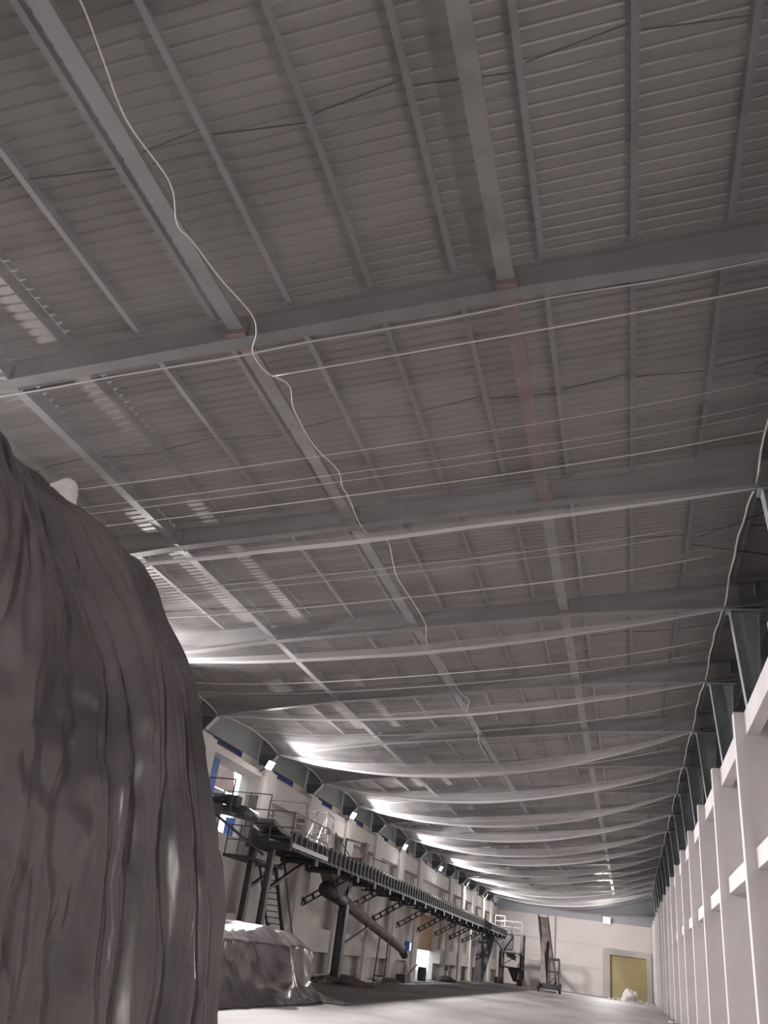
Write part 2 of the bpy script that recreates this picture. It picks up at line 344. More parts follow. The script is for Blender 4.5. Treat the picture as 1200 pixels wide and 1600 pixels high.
# ================================================================== RAFTERS AND COLUMNS
for i, y in enumerate(FR):
    if y > YE - .8: continue
    t = empty('roof_rafter', (XL, y, 8.4), 'grey steel roof rafter overhead, just above the top edge of the photo' if i == 0 else 'grey steel roof rafter across the hall, %s down from the top of the photo' % ORD[i - 1], 'rafter', 'steel rafters across the hall')
    # tapered web: haunches at both eaves
    poly = [(-14.9, rz(-14.9, 10.62)), (6.3, rz(6.3, 10.62)), (6.3, rz(6.3, 10.05)), (3.2, rz(3.2, 9.98)), (2.5, rz(2.5, 10.0)), (-1.0, rz(-1.0, 10.2)), (-9.6, rz(-9.6, 10.2)), (-14.1, rz(-14.1, 10.02)), (-14.9, rz(-14.9, 10.02))]
    MB().prism(poly, 'y', y - .012, y + .012).build('web', 'steel', t)
    mb = MB(); low = poly[2:]
    for a, b in zip(low, low[1:]): mb.hexa([(p[0], yy, p[1] + dz) for p in (a, b) for yy in (y - .11, y + .11) for dz in (-.025, 0)])
    mb.build('bottom_flange', 'steel', t)
    MB().hexa([(x, yy, rz(x, 10.62) + dz) for x in (-14.9, 6.3) for yy in (y - .11, y + .11) for dz in (0, .025)]).build('top_flange', 'steel', t)
    for x in (3.25, -1.48, -5.55, -9.7, -14.0): MB().box(x - .01, x + .01, y - .1, y + .1, rz(x, 10.22), rz(x, 10.6)).build('stiffener', 'steel', t)
    # right column
    c = empty('steel_column', (2.95, y, 7.6), 'tapered blue grey steel column close beside the viewer outside the right edge, %s of two' % ORD[i] if i < 2 else 'tapered blue grey steel column above the white pier that is %s from the right edge' % ORD[i - 2], 'column', 'steel columns along the right side')
    zt = rz(2.9, 9.94)
    MB().prism([(2.62, zt - .05), (3.28, zt - .05), (3.12, 7.64), (2.84, 7.64)], 'y', y - .012 + .15, y + .012 + .15).build('web', 'column', c)
    mb = MB(); mb.hexa([(x + dx, yy, z) for (x, z) in ((2.62, zt - .05), (2.84, 7.64)) for dx in (0, .02) for yy in (y - .02, y + .28)])
    mb.hexa([(x + dx, yy, z) for (x, z) in ((3.28, zt - .05), (3.12, 7.64)) for dx in (0, .02) for yy in (y - .02, y + .28)])
    mb.build('flange', 'column', c)
    MB().box(2.55, 3.38, y - .05, y + .3, zt - .05, zt - .01).build('cap_plate', 'column', c)
    # left column stub
    c = empty('steel_stub_column', (-14.6, y, 7.74), 'dark tapered steel stub column under the left eave under the rafter above the top edge of the photo' % () if i == 0 else 'dark tapered steel stub column under the left eave at the %s rafter from the top' % ORD[i - 1], 'column', 'steel stub columns under the left eave')
    zl = rz(-14.5, 9.98)
    MB().prism([(-14.95, zl), (-14.12, zl), (-14.55, 7.75), (-14.9, 7.75)], 'y', y - .012, y + .012).build('web', 'stub', c)
    MB().hexa([(x + dx, yy, z) for (x, z) in ((-14.12, zl), (-14.55, 7.75)) for dx in (0, .025) for yy in (y - .12, y + .12)]).build('flange', 'bright', c)
# ================================================================== PURLINS (one per line)
PX = [5.3, 4.0, 2.75, 1.5, .25, -1.0, -2.25, -3.5, -4.78, -6.05, -7.35, -8.65, -9.95, -11.3, -12.6, -13.9]
pos = ['behind the steel columns on the right', 'right of the net edge', 'along the right net edge']
for k, x in enumerate(PX):
    lab = pos[k] if k < 3 else '%s inside the right eave' % ORD[k - 3]
    mb = MB(); z0 = rz(x, 10.66); z1 = rz(x, 10.87)
    poly = [(x - .035, z1), (x - .035, z0), (x + .05, z0 + .01), (x + .05, z0 + .022), (x - .023, z0 + .013), (x - .023, z1)]
    mb.prism(poly, 'y', -8.9, YE - .05)
    tag(mb.build('roof_purlin', 'purlin'), 'long light steel purlin under the roof sheets, ' + lab, 'purlin', 'steel purlins along the roof')
# longitudinal struts hanging level with the rafters
SX = [(-1.48, 'right'), (-5.55, 'middle'), (-9.7, 'left')]
for x, side in SX:
    for i, y in enumerate(FR[:-1]):
        if i == 0: y -= 0
        m = 'steel'
        if side == 'right': m = {0: 'yellowish', 1: 'rust', 3: 'yellowish', 4: 'yellowish'}.get(i, 'steel')
        if side == 'middle' and i == 1: m = 'yellowish'
        colr = {'steel': 'grey', 'rust': 'reddish', 'yellowish': 'olive tinted'}[m]
        t = empty('roof_strut', (x, y, rz(x, 10.2)), '%s steel strut of the %s row in the %s roof bay' % (colr, side, ORD[i]), 'strut', 'struts of the %s row under the roof' % side)
        z = rz(x, 10.28)
        wd = .24 if side != 'left' else .2
        mb = MB(); mb.box(x - wd / 2, x + wd / 2, y + .12, y + B - .12, z, z + .02); mb.box(x - .01, x + .01, y + .12, y + B - .12, z + .02, z + .24); mb.build('beam', m, t)
        mb = MB(); mb.box(x - .16, x + .16, y + .115, y + .2, z - .09, z + .25); mb.box(x - .16, x + .16, y + B - .2, y + B - .115, z - .09, z + .25); mb.build('end_plate', 'rust' if i < 3 and side != 'left' else m, t)
# sag rods between purlins, one line per bay
for i, y in enumerate(FR[:-1]):
    mb = MB()
    for a, b in zip(PX, PX[1:]):
        s_ = .12 if (PX.index(a) % 2) else -.12
        mb.tube([(a - .06, y + 3 + s_, rz(a, 10.72)), (b + .07, y + 3 - s_ * .2, rz(b, 10.72))], .011, 5)
    tag(mb.build('sag_rod', 'dark'), 'thin dark rod line between the purlins in the %s roof bay' % ORD[i], 'rod', 'sag rods between purlins')
for i, (a, b) in enumerate([((2.2, 11.6), (6.2, 8.8)), ((2.2, 11.7), (6.2, 14.3)), ((1.6, 17.9), (6.2, 20.4)), ((1.6, 17.6), (6.2, 14.7))]):
    o = MB().tube([(a[0], a[1], rz(a[0], 10.6)), (b[0], b[1], rz(b[0], 10.6))], .014, 6).build('brace_rod', 'dark')
    tag(o, ['thin dark diagonal brace near the right eave running towards the viewer, second bay', 'thin dark diagonal brace near the right eave running away, second bay', 'thin dark diagonal brace near the right eave running away, third bay', 'thin dark diagonal brace near the right eave running towards the viewer, third bay'][i], 'brace', 'diagonal roof braces')

# ================================================================== SAFETY NETS
SAG = [.05, .05, .16, .5, .55, 1.25, 1.15, 1.3, 1.2, 1.3, 1.15, 1.3, 1.2, 1.25, 1.3, 1.2, 1.2, .9]
def net_z(x, y):
    t = (x - XL) / (XR - XL); t = min(1, max(0, t))
    f = (y - FR[0]) / B; i = min(len(FR) - 2, max(0, int(math.floor(f)))); u = f - i
    s0, s1 = SAG[i], SAG[i + 1]; s = s0 + (s1 - s0) * u
    k = 2 * u - 1
    prof = .42 + .58 * (abs(k) ** 2.2)
    up = .22 * (1 - k * k) * ((2 * t - 1) ** 4)
    return rz(x, 10.0) - s * prof * 4 * t * (1 - t) + up + .05 * (1 - k * k)
def net_wave(x, y, i):
    n_ = noise.noise(Vector((x * .25, y * 1.1, i * 3.1)))
    edge = min(1, min(x - XL, XR - x) / 1.0)
    return .09 * n_ * max(0, edge)
for i, y in enumerate(FR[:-1]):
    nm = ORD[i]
    mb = MB()
    y1 = min(y + B, YE - .1)
    def f(a, b):
        x = XL + (XR - XL) * a; yy = y + .02 + (y1 - y - .04) * b
        return (x, yy, net_z(x, yy) + net_wave(x, yy, i))
    mb.grid(f, 44, 20)
    net = mb.build('safety_net', 'net_near' if i < 1 else 'net', smooth=True)
    tag(net, 'white mesh net sheet slung under the roof across the %s bay from the viewer' % nm, 'net', 'white mesh nets under the roof')
    OFF[net.name] = net.location.copy()
    def part(mb_, name, m, smooth=True):
        off = net.location
        bmesh.ops.recalc_face_normals(mb_.bm, faces=mb_.bm.faces); bmesh.ops.translate(mb_.bm, verts=mb_.bm.verts, vec=-off)
        me = bpy.data.meshes.new(name); mb_.bm.to_mesh(me); mb_.bm.free(); me.materials.append(M[m])
        for p in me.polygons: p.use_smooth = smooth
        o = bpy.data.objects.new(name, me); C.objects.link(o); o.parent = net; return o
    # gathered edge hanging at the far frame of this bay
    yf = y + B if i < len(FR) - 2 else YE - .2
    r0 = [.008, .03, .035, .03, .045, .045][min(i, 5)]
    pts = []; rad = []
    for k in range(49):
        t_ = k / 48; x = XL + (XR - XL) * t_
        w_ = noise.noise(Vector((x * .6, i * 7.3, 0)))
        pts.append((x, yf + .05 * w_, net_z(x, yf) - .02)); rad.append(r0 * (.5 + .9 * math.sin(PI * t_) + .25 * w_))
    part(MB().tube(pts, rad, 8, rx=1.7), 'gathered_edge', 'netedge')
    # hanging flap of folded net beside the edge
    if i >= 1:
        hgt = [.0, .1, .16, .2, .32, .34][min(i, 5)]
        def g(a, b):
            t_ = a; x = XL + (XR - XL) * t_; e = math.sin(PI * t_) ** .6
            w_ = noise.noise(Vector((x * .45, i * 2.7, b * .5)))
            yy = yf - .12 - hgt * 1.9 * b * e * (1 + .5 * w_)
            return (x, yy, net_z(x, yy) - .05 - .06 * b * w_ )
        part(MB().grid(g, 48, 4), 'folded_strip', 'netfold')
    # side cords laced to the eaves
    for sx_, nmx in ((XR, 'right'), (XL, 'left')):
        pts = []
        for k in range(13):
            yy = y + B * k / 12; pts.append((sx_ + .015 * math.sin(k * 1.7 + i), yy, net_z(sx_, min(yy, YE - .1)) + .015 * noise.noise(Vector((k * .7, i, 1)))))
        part(MB().tube(pts, .022, 6), 'side_cord', 'rope')
# support cords
cords = [(9.1, -5.2, 2.5, .012), (11.45, XL, 2.5, .005), (12.1, XL, 2.5, .005), (12.35, XL, 2.5, .005), (12.85, XL, 3.4, .010), (16.0, XL, 1.2, .009), (16.35, XL, 1.2, .007), (17.7, XL, 2.0, .018), (23.3, XL, 2.4, .015), (24.3, XL, 2.4, .009), (29.4, XL, 2.4, .016), (35.6, XL, 2.4, .02), (41.6, XL, 2.4, .02), (47.7, XL, 2.4, .02), (53.6, XL, 2.4, .02)]
for i, (y, x0, x1, r) in enumerate(cords):
    pts = [(x0 + (x1 - x0) * k / 24, y + .1 * math.sin(k * .3 + i) * (0 if r < .02 else 1), net_z(x0 + (x1 - x0) * k / 24, y) - .03) for k in range(25)]
    tag(MB().tube(pts, r, 6).build('strung_cord', 'rope', smooth=True), '%s white cord strung across below the net, %s from the viewer' % ('thin' if r < .02 else 'thick', ORD[i]), 'cord', 'white cords strung across the net')
# broad overlapped bands of net
for i, (y, wd, x0, x1) in enumerate([(9.35, .5, -5, 2.5), (11.2, .8, -9.5, 2.5), (13.6, .5, -12, 2.4)]):
    def g(a, b):
        x = x0 + (x1 - x0) * a; yy = y + wd * (b - .5) * (.5 + .9 * a) + .1 * math.sin(a * 3 + i)
        return (x, yy, net_z(x, yy) - .035)
    tag(MB().grid(g, 30, 3).build('net_overlap', 'netband', smooth=True), 'hazy broad overlap band of white net, %s from the viewer' % ORD[i], 'net', 'overlap bands in the near nets')
# wavy white rope running lengthwise
RP = [(-4.7, 1.0), (-4.8, 2.3), (-4.87, 3.32), (-4.97, 3.88), (-5.09, 4.58), (-5.01, 5.4), (-5.21, 5.97), (-5.15, 6.25), (-5.07, 6.93), (-4.93, 7.65), (-5.01, 8.03), (-5.22, 8.4), (-5.2, 8.86), (-4.97, 9.27), (-5.11, 9.88), (-5.13, 10.91), (-4.96, 11.8), (-5.05, 12.35), (-5.05, 12.79), (-5.13, 13.73), (-5.08, 14.3), (-4.77, 14.68), (-4.91, 15.74), (-5.0, 16.58), (-4.96, 17.92), (-4.96, 19.41), (-5.2, 20.79), (-5.12, 22.41), (-5.09, 25.23), (-4.96, 26.32), (-5.2, 27.4), (-5.2, 29.49), (-5.5, 32.3), (-5.54, 35.68)]
def smooth_path(P, n=5):
    out = []
    for i in range(len(P) - 1):
        p0 = P[max(i - 1, 0)]; p1 = P[i]; p2 = P[i + 1]; p3 = P[min(i + 2, len(P) - 1)]
        for k in range(n):
            t = k / n
            out.append(tuple(.5 * ((2 * p1[j]) + (-p0[j] + p2[j]) * t + (2 * p0[j] - 5 * p1[j] + 4 * p2[j] - p3[j]) * t * t + (-p0[j] + 3 * p1[j] - 3 * p2[j] + p3[j]) * t ** 3) for j in range(2)))
    out.append(P[-1]); return out
pts = [(x, y, rz(x, 9.85)) for x, y in smooth_path(RP)]
tag(MB().tube(pts, .0105, 6).build('wavy_rope', 'rope', smooth=True), 'wavy white rope running lengthwise below the nets', 'rope')

# ================================================================== FLOODLIGHTS
def floodlight(loc, aim, label, group, watts, lens='lamp', size=.46, spot=136):
    loc = Vector(loc); t = empty('floodlight', loc, label, 'lamp', group)
    d = (Vector(aim) - loc).normalized(); q = d.to_track_quat('-Z', 'Y').to_matrix()
    def loc_box(x0, x1, y0, y1, z0, z1, name, m):
        mb = MB()
        P = [loc + q @ Vector((x, y, z)) for x in (x0, x1) for y in (y0, y1) for z in (z0, z1)]
        mb.hexa(P); return mb.build(name, m, t)
    s = size / 2
    loc_box(-s, s, -s * .8, s * .8, 0, .1, 'housing', 'dark')
    loc_box(-s * .9, s * .9, -s * .7, s * .7, -.012, -.002, 'lens', lens)
    MB().bar(loc + q @ Vector((0, 0, .05)), (-14.46, loc.y, 7.42) if loc.x < -10 else (loc.x, YE if loc.y > 50 else -9.0, loc.z - .1), .05).build('bracket', 'mid', t)
    L = bpy.data.lights.new('floodlight_beam', 'AREA'); L.shape = 'RECTANGLE'; L.size = size * .9; L.size_y = size * .7; L.energy = watts; L.color = (1, .94, .93); L.spread = math.radians(spot)
    lo = bpy.data.objects.new('floodlight_beam', L); C.objects.link(lo); lo.parent = t
    lo.matrix_local = Matrix.Translation(q @ Vector((0, 0, -.03))) @ q.to_4x4()
    return t
for i, y in enumerate([-3.8, 8.2, 19.8, 31.7, 43.7, 55.7, 67.8, 79.9, 91.8]):
    lab = 'glaring white floodlight under the left eave, %s visible from the viewer' % ORD[i - 3] if i >= 3 else 'white floodlight on the left wall behind the tarpaulin stack, %s' % ORD[i]
    floodlight((-14.05, y, 7.72), (-1.5, y - 3.0 if y < 78 else y + 7, .8), lab, 'floodlights under the left eave', LAMP_W * ((.15, .7, .85)[i] if i < 3 else (.8 if y > 78 else 1)))
floodlight((-2.3, YE - .35, 7.5), (-4.0, 60, 3.5), 'glaring floodlight high on the end wall above the olive door', None, END_W, 'lamp_end', .8, 150)
floodlight((1.9, -8.6, 5.2), (-3.2, 6, 2.2), 'added unseen fill light on the wall behind the viewer, right', None, BACK_FILL_W, 'lamp', .5, 150)  # added lamp out of view, brightens the near roof and tarpaulin
# blue indicator near gateway
t = empty('control_box', (-14.28, 59.9, 1.75), 'small lit blue box on the left wall before the gateway', 'control box')
MB().box(-14.45, -14.1, 59.75, 60.35, 1.72, 2.3).build('box', 'blue', t)
MB().box(-14.09, -14.08, 59.95, 60.2, 1.78, 2.24).build('screen', 'screen', t)

# ================================================================== TARPAULIN STACK (left foreground)
K = 5.5 / 7.0
prof_px = [(-3.02, -.2), (-3.06, .35), (-3.13, 1.02), (-3.23, 1.45), (-3.36, 1.92), (-3.61, 2.69), (-3.97, 3.55), (-4.46, 4.20), (-4.89, 4.77), (-5.35, 5.07), (-5.95, 5.48), (-6.72, 5.88), (-7.42, 6.22), (-8.5, 6.5), (-10.5, 6.6)]
prof = [(x * K, 1.7 + (z - 1.7) * K) for x, z in prof_px]
prof[0] = (-2.35, .02)
def arc(P, s):
    L = [0]
    for a, b in zip(P, P[1:]): L.append(L[-1] + math.dist(a, b))
    d_ = s * L[-1]
    for i in range(len(P) - 1):
        if d_ <= L[i + 1] or i == len(P) - 2:
            u = (d_ - L[i]) / (L[i + 1] - L[i]); return tuple(P[i][j] + (P[i + 1][j] - P[i][j]) * u for j in range(2))
PROF = [arc(smooth_path(prof, 6), k / 300) for k in range(301)]
def ridge(v, seed):      # sharp crease noise
    n_ = noise.noise(Vector((v[0], v[1], seed))); return 1 - min(1, abs(n_) * 3.2)
def tri(v): v = v - math.floor(v); return 1 - abs(2 * v - 1)
_rc = random.Random(11)
FOLDS = []
for fq, am, th in [(.42, .12, .12), (.8, .10, -.16), (1.25, .07, .1), (1.9, .055, -.07), (2.9, .035, .06), (4.3, .02, -.1), (.45, .05, .8), (.75, .035, -1.0), (1.3, .03, .55), (1.9, .022, -.6), (3.1, .018, 1.1), (4.6, .013, .4)]:
    FOLDS.append((fq, am, th + _rc.uniform(-.06, .06), _rc.uniform(0, 9)))
def crumple(y, s, seed):
    wy = y + .45 * noise.noise(Vector((y * .5, s * .3, 4 + seed))) + .14 * noise.noise(Vector((y * 1.6, s * .6, 8 + seed)))
    ws = s + .6 * noise.noise(Vector((y * .5, s * .4, 14 + seed)))
    h = 0
    for q, (fq, am, th, ph) in enumerate(FOLDS):
        m_ = min(1.6, max(0, .6 + 2.1 * noise.noise(Vector((y * .45 + q * 5, s * .35, seed)))))
        v = tri((wy * math.cos(th) + ws * math.sin(th)) * fq + ph + seed)
        if q < 6: v = v ** 1.3
        h += am * m_ * v
    return h - .1
def pleats(y, a):
    # gathered pleats near the far corner, converging towards the top
    w = min(1, max(0, (y - 3.7) / .5)); w = w * w * (3 - 2 * w)
    c = 4.75; k = (y - c) * (1.0 + 1.1 * a * a) * (1 if y > 3.9 else .75) + (0 if y > 3.9 else -.2125 * (1.0 + 1.1 * a * a)) + c + .22 * noise.noise(Vector((y * .8, a * 3.5, 21))) + .05 * noise.noise(Vector((y * 3, a * 12, 25)))
    h = 0
    for fq, am, ph in ((2.1, .10, .3), (4.3, .07, .1), (7.7, .042, .6), (13.0, .016, .2)):
        m_ = min(1.6, max(.1, .7 + 1.6 * noise.noise(Vector((k * fq * .45, a * 2.6, fq)))))
        h += am * m_ * tri(k * fq + ph) ** 1.4
    return max(w, .5 * min(1, max(0, y - 1.5))) * (h - .07)
def tarp_point(a, b):
    # a: along the profile (0 foot .. 1 top back), b: along Y towards the far end, last part wraps round the corner
    k = a * 300; i = min(299, int(k)); u = k - i
    x = PROF[i][0] * (1 - u) + PROF[i + 1][0] * u; z = PROF[i][1] * (1 - u) + PROF[i + 1][1] * u
    i2 = min(298, max(1, i)); tx = PROF[i2 + 1][0] - PROF[i2 - 1][0]; tz = PROF[i2 + 1][1] - PROF[i2 - 1][1]
    ln = math.hypot(tx, tz); nx, nz = tz / ln, -tx / ln           # outward normal in XZ
    y = -1.2 + 6.9 * b; ins = 0
    if b > .93:
        w = (b - .93) / .07; ang = w * PI / 2
        y = -1.2 + 6.9 * .93 + .48 * math.sin(ang); ins = .48 * (1 - math.cos(ang)) + (.0)
    s = a * 9.5
    disp = crumple(y, s, 1) * min(1, .35 + a * 6) * (.75 if y > 4 else 1) + pleats(y, a) + .005
    disp -= ins
    return (x + nx * disp, y, max(.01, z + nz * disp))
mb = MB(); mb.grid(tarp_point, 240, 560)
tag(mb.build('tarpaulin_stack', 'tarp', smooth=True), 'tall stack under creased dark plastic tarpaulin filling the left foreground', 'tarpaulin')
# far end of the stack closed by a hanging sheet
stk = bpy.data.objects['tarpaulin_stack']
def endface(a, b):
    p = Vector(tarp_point(a, 1.0)); q = Vector((p.x - 0.15 - 5.4 * b, p.y + .05 * math.sin(a * 9 + b * 13), p.z * (1 - .0 * b)))
    return tuple(q)
mb = MB(); mb.grid(lambda a, b: endface(a * .8, b), 60, 20)
off = stk.location; bmesh.ops.translate(mb.bm, verts=mb.bm.verts, vec=-off); me = bpy.data.meshes.new('end_sheet'); mb.bm.to_mesh(me); mb.bm.free(); me.materials.append(M['tarp'])
o = bpy.data.objects.new('end_sheet', me); C.objects.link(o); o.parent = stk
# white sack tip on top of the stack
SP = [(-5.42, 4.65), (-5.3, 4.96), (-5.16, 5.08), (-5.0, 5.12), (-4.88, 5.18), (-4.84, 5.10), (-4.78, 4.90), (-4.76, 4.60), (-5.1, 4.50), (-5.42, 4.65)]
def sack_pt(a, b):
    x, z = arc(SP, a % 1.0 if a < 1 else 0.0); ph = (b - .5) * PI; k = math.cos(ph) ** .6 if 0 < b < 1 else 0
    n_ = .03 * noise.noise(Vector((x * 9, z * 9, b * 3)))
    return (-5.05 + (x + 5.05) * k, 5.4 + .14 * math.sin(ph) + n_, 4.85 + (z - 4.85) * k + n_)
tag(MB().grid(sack_pt, 40, 16).build('white_sack', 'sack', smooth=True), 'white sack corner poking up behind the top of the tarpaulin stack', 'sack')

# ================================================================== SMALL TARPAULIN HEAP
def heap_point(a, b):
    # a round the cross-section from the right foot over the top to the left foot, b along Y
    P = [(-9.35, .0), (-9.5, .12), (-9.75, .5), (-9.9, 1.0), (-9.98, 1.42), (-10.25, 1.6), (-11.2, 1.66), (-12.6, 1.62), (-13.2, 1.3), (-13.4, .6), (-13.5, 0)]
    x, z = arc(P, a); y0, y1 = 18.0, 28.4
    y = y0 + (y1 - y0) * b
    e = 1.0
    if b > .88: w = (b - .88) / .12; e = math.sqrt(max(0, 1 - w ** 2.6)); 
    if b < .1: w = (.1 - b) / .1; e = math.sqrt(max(0, 1 - w ** 2.6))
    z2 = z * (.04 + .96 * e); x2 = -11.5 + (x + 11.5) * (.86 + .14 * e)
    y += (.5 * (1 - z / 1.66) if b > .9 else 0)
    s = a * 9; yy = y + .4 * noise.noise(Vector((y * .6, s * .5, 3)))
    d_ = crumple(y * .42, s * .45, 5) * 1.5 + .05
    side = 1 if x2 > -10.2 else (-1 if x2 < -12.8 else 0)
    flare = max(0, .35 - z2) * .6 * (1 + noise.noise(Vector((y * 1.3, 0, 5))))
    return (x2 + side * (d_ * min(1, z2 * 2) + flare), y, max(.01, z2 + (d_ * .6 if side == 0 else 0)))
mb = MB(); mb.grid(heap_point, 110, 200)
tag(mb.build('tarpaulin_heap', 'tarp', smooth=True), 'low heap under dark shiny tarpaulin on the floor beyond the big stack', 'tarpaulin')
def tail(a, b):
    x = -9.6 + 1.1 * a; y = 27.2 + 1.2 * b + .8 * a
    z = .28 * (1 - a) * math.sin(PI * min(1, b * 1.1)) + .05 * noise.noise(Vector((x * 4, y * 3, 0))) + .02
    return (x, y, max(.008, z))
tag(MB().grid(tail, 20, 20).build('tarpaulin_tail', 'tarp', smooth=True), 'loose flap of dark tarpaulin trailing on the floor from the low heap', 'tarpaulin')

# ================================================================== BELT CONVEYOR ALONG THE LEFT WALL
CX0, CX1 = -13.75, -12.1
def cz(y): return 5.12 - (y - 30) * .0035       # top of side rail
t = empty('belt_conveyor', (-12.9, 30.3, 4.4), 'long dark overhead belt conveyor running along the left wall', 'conveyor')
y0, y1 = 30.4, 94.5
def side(x):
    mb = MB()
    for z_a, z_b, w_ in ((-.08, 0, .1), (-.62, -.52, .14)):
        mb.hexa([(x + dx, yy, cz(yy) + z) for yy in (y0, y1) for dx in (-w_ / 2, w_ / 2) for z in (z_a, z_b)])
    mb.hexa([(x + dx, yy, cz(yy) + z) for yy in (y0, y1) for dx in (-.01, .01) for z in (-.52, -.08)])
    return mb
side(CX1).build('side_frame', 'dark', t); side(CX0).build('side_frame', 'dark', t)
MB().hexa([(x, yy, cz(yy) + z) for yy in (y0, y1) for x in (CX0 + .3, CX1 - .3) for z in (-.12, -.1)]).build('belt', 'rubber', t)
MB().hexa([(x, yy, cz(yy) + z) for yy in (y0, y1) for x in (CX0 + .3, CX1 - .3) for z in (-.5, -.48)]).build('return_belt', 'rubber', t)
# idler posts (dense ribs on the side face)
k = 0; yy = y0 + .3
me_idler = None
while yy < y1 and k < 100:
    mb = MB(); mb.box(CX1 - .02, CX1 + .09, yy - .045, yy + .045, cz(yy) - .6, cz(yy) + .06); mb.box(CX0 - .06, CX0 + .02, yy - .03, yy + .03, cz(yy) - .55, cz(yy) + .04)
    mb.bar((CX0, yy, cz(yy) - .17), (CX1, yy, cz(yy) - .17), .09)
    mb.build('idler', 'mid', t); k += 1; yy += .64
k = 0; yy = 33.5
while yy < y1:
    mb = MB(); mb.tube([(CX0 + .15, yy, cz(yy) - .72), (CX1 + .05, yy, cz(yy) - .72)], .11, 10)
    mb.box(CX1 - .05, CX1 + .06, yy - .18, yy + .18, cz(yy) - .86, cz(yy) - .6); mb.box(CX1 - .5, CX1 - .4, yy + .35, yy + .6, cz(yy) - .86, cz(yy) - .6); mb.build('return_roller', 'dark', t); yy += 3.0
# brackets from wall
for i, y in enumerate(FR[6:16]):
    y += .15
    t2 = empty('conveyor_bracket', (-14.3, y, 3.1), 'dark lattice bracket carrying the conveyor from the left wall, %s from the viewer' % ORD[i], 'bracket', 'wall brackets under the conveyor')
    A = Vector((-14.28, y, 3.1)); Bq = Vector((-12.3, y, 4.4 - (y - 30) * .0035)); zb = Bq.z
    mb = MB(); dv = (Bq - A).normalized(); up = Vector((0, 1, 0)).cross(dv)
    for s_ in (-1, 1): mb.bar(A + up * .12 * s_, Bq + up * .12 * s_, .09, .06)
    for q in range(6): p = A + (Bq - A) * (.05 + q * .18); mb.bar(p - up * .12, p + up * .12, .07, .12)
    mb.build('diagonal_arm', 'dark', t2)
    MB().bar((-14.28, y, zb + .06), (-12.1, y, zb + .06), .12, .1).build('horizontal_arm', 'dark', t2)
    MB().box(-14.295, -14.25, y - .15, y + .15, 2.95, 3.3).build('foot_plate', 'dark', t2)
# lone support column near the chute
t = empty('conveyor_support_column', (-13.2, 41.5, 0), 'dark steel column standing on the floor under the conveyor beside the chute', 'column')
mb = MB(); mb.box(-13.4, -13.38, 41.3, 41.75, .05, 4.4); mb.box(-13.02, -13.0, 41.3, 41.75, .05, 4.4); mb.box(-13.38, -13.02, 41.51, 41.53, .05, 4.4); mb.build('shaft', 'mid', t)
MB().box(-13.55, -12.85, 41.1, 41.95, .0, .05).build('base_plate', 'dark', t)
MB().bar((-13.2, 41.7, 1.55), (-13.15, 46.7, 2.75), .09, .09).build('stay', 'dark', t)
MB().bar((-13.2, 42.3, 1.6), (-13.2, 41.6, .1), .07, .07).build('strut', 'dark', t)
# chute tube
t = empty('discharge_chute', (-13.2, 38.8, 3.9), 'dark sloping tube chute descending from the conveyor along the left wall', 'chute')
MB().tube([(-13.2, 40.7, 3.65), (-13.2, 43, 3.2), (-13.2, 52.6, 2.0), (-13.2, 54.3, 1.72)], [.25, .25, .25, .22], 14).build('tube', 'brown', t, smooth=True)
MB().hexa([(-13.5, 38.2, 4.35), (-13.5, 38.2, 4.45), (-13.55, 39.8, 3.4), (-13.7, 40.7, 4.45), (-12.9, 38.2, 4.35), (-12.9, 38.2, 4.45), (-12.85, 39.8, 3.4), (-12.7, 40.7, 4.45)]).build('hopper', 'brown', t)
MB().tube([(-13.2, 38.4, 3.75), (-13.2, 41.2, 3.45)], [.34, .28], 14).build('inlet', 'dark', t, smooth=True)
MB().tube([(-13.2, 54.25, 1.75), (-13.2, 54.9, 1.5)], [.26, .24], 12).build('spout', 'dark', t, smooth=True)
mb = MB(); mb.bar((-13.35, 48.9, 0), (-13.35, 49.3, 2.2), .06); mb.bar((-12.75, 48.9, 0), (-12.85, 49.3, 2.2), .06); mb.bar((-13.35, 48.95, .35), (-12.75, 48.95, .35), .06); mb.build('leg_frame', 'dark', t)
mb = MB(); mb.bar((-13.2, 41, 2.8), (-13.2, 43.6, 2.75), .1, .12); mb.bar((-13.2, 41.4, 2.8), (-13.2, 42.4, 3.2), .08); mb.build('cradle', 'dark', t)

# ================================================================== ACCESS PLATFORM AND TOWER
t = empty('access_platform', (-12.9, 30.3, 0), 'steel access platform with handrails on two legs at the near end of the conveyor', 'platform')
MB().box(-13.75, -11.95, 30.2, 34.4, 4.62, 4.68).build('deck', 'mid', t)
mb = MB(); mb.box(-13.75, -11.95, 30.1, 30.22, 4.42, 4.7); mb.build('front_beam', 'dark', t)
MB().box(-11.98, -11.9, 30.2, 34.4, 4.56, 4.72).build('side_beam', 'bright', t)
for x in (-13.5, -12.75):
    mb = MB(); mb.box(x - .11, x - .09, 30.25, 30.5, 0, 4.45); mb.box(x + .09, x + .11, 30.25, 30.5, 0, 4.45); mb.box(x - .09, x + .09, 30.36, 30.39, 0, 4.45)
    mb.build('leg', 'mid', t)
for x in (-13.5, -12.75):
    MB().bar((x, 30.6, 3.1), (x + .05, 34.2, 4.5), .12, .1).build('brace', 'dark', t)
mb = MB(); mb.bar((-13.45, 30.4, 2.0), (-12.35, 30.4, .2), .05); mb.bar((-13.45, 30.4, .2), (-12.35, 30.4, 2.0), .05); mb.build('cross_brace', 'dark', t)
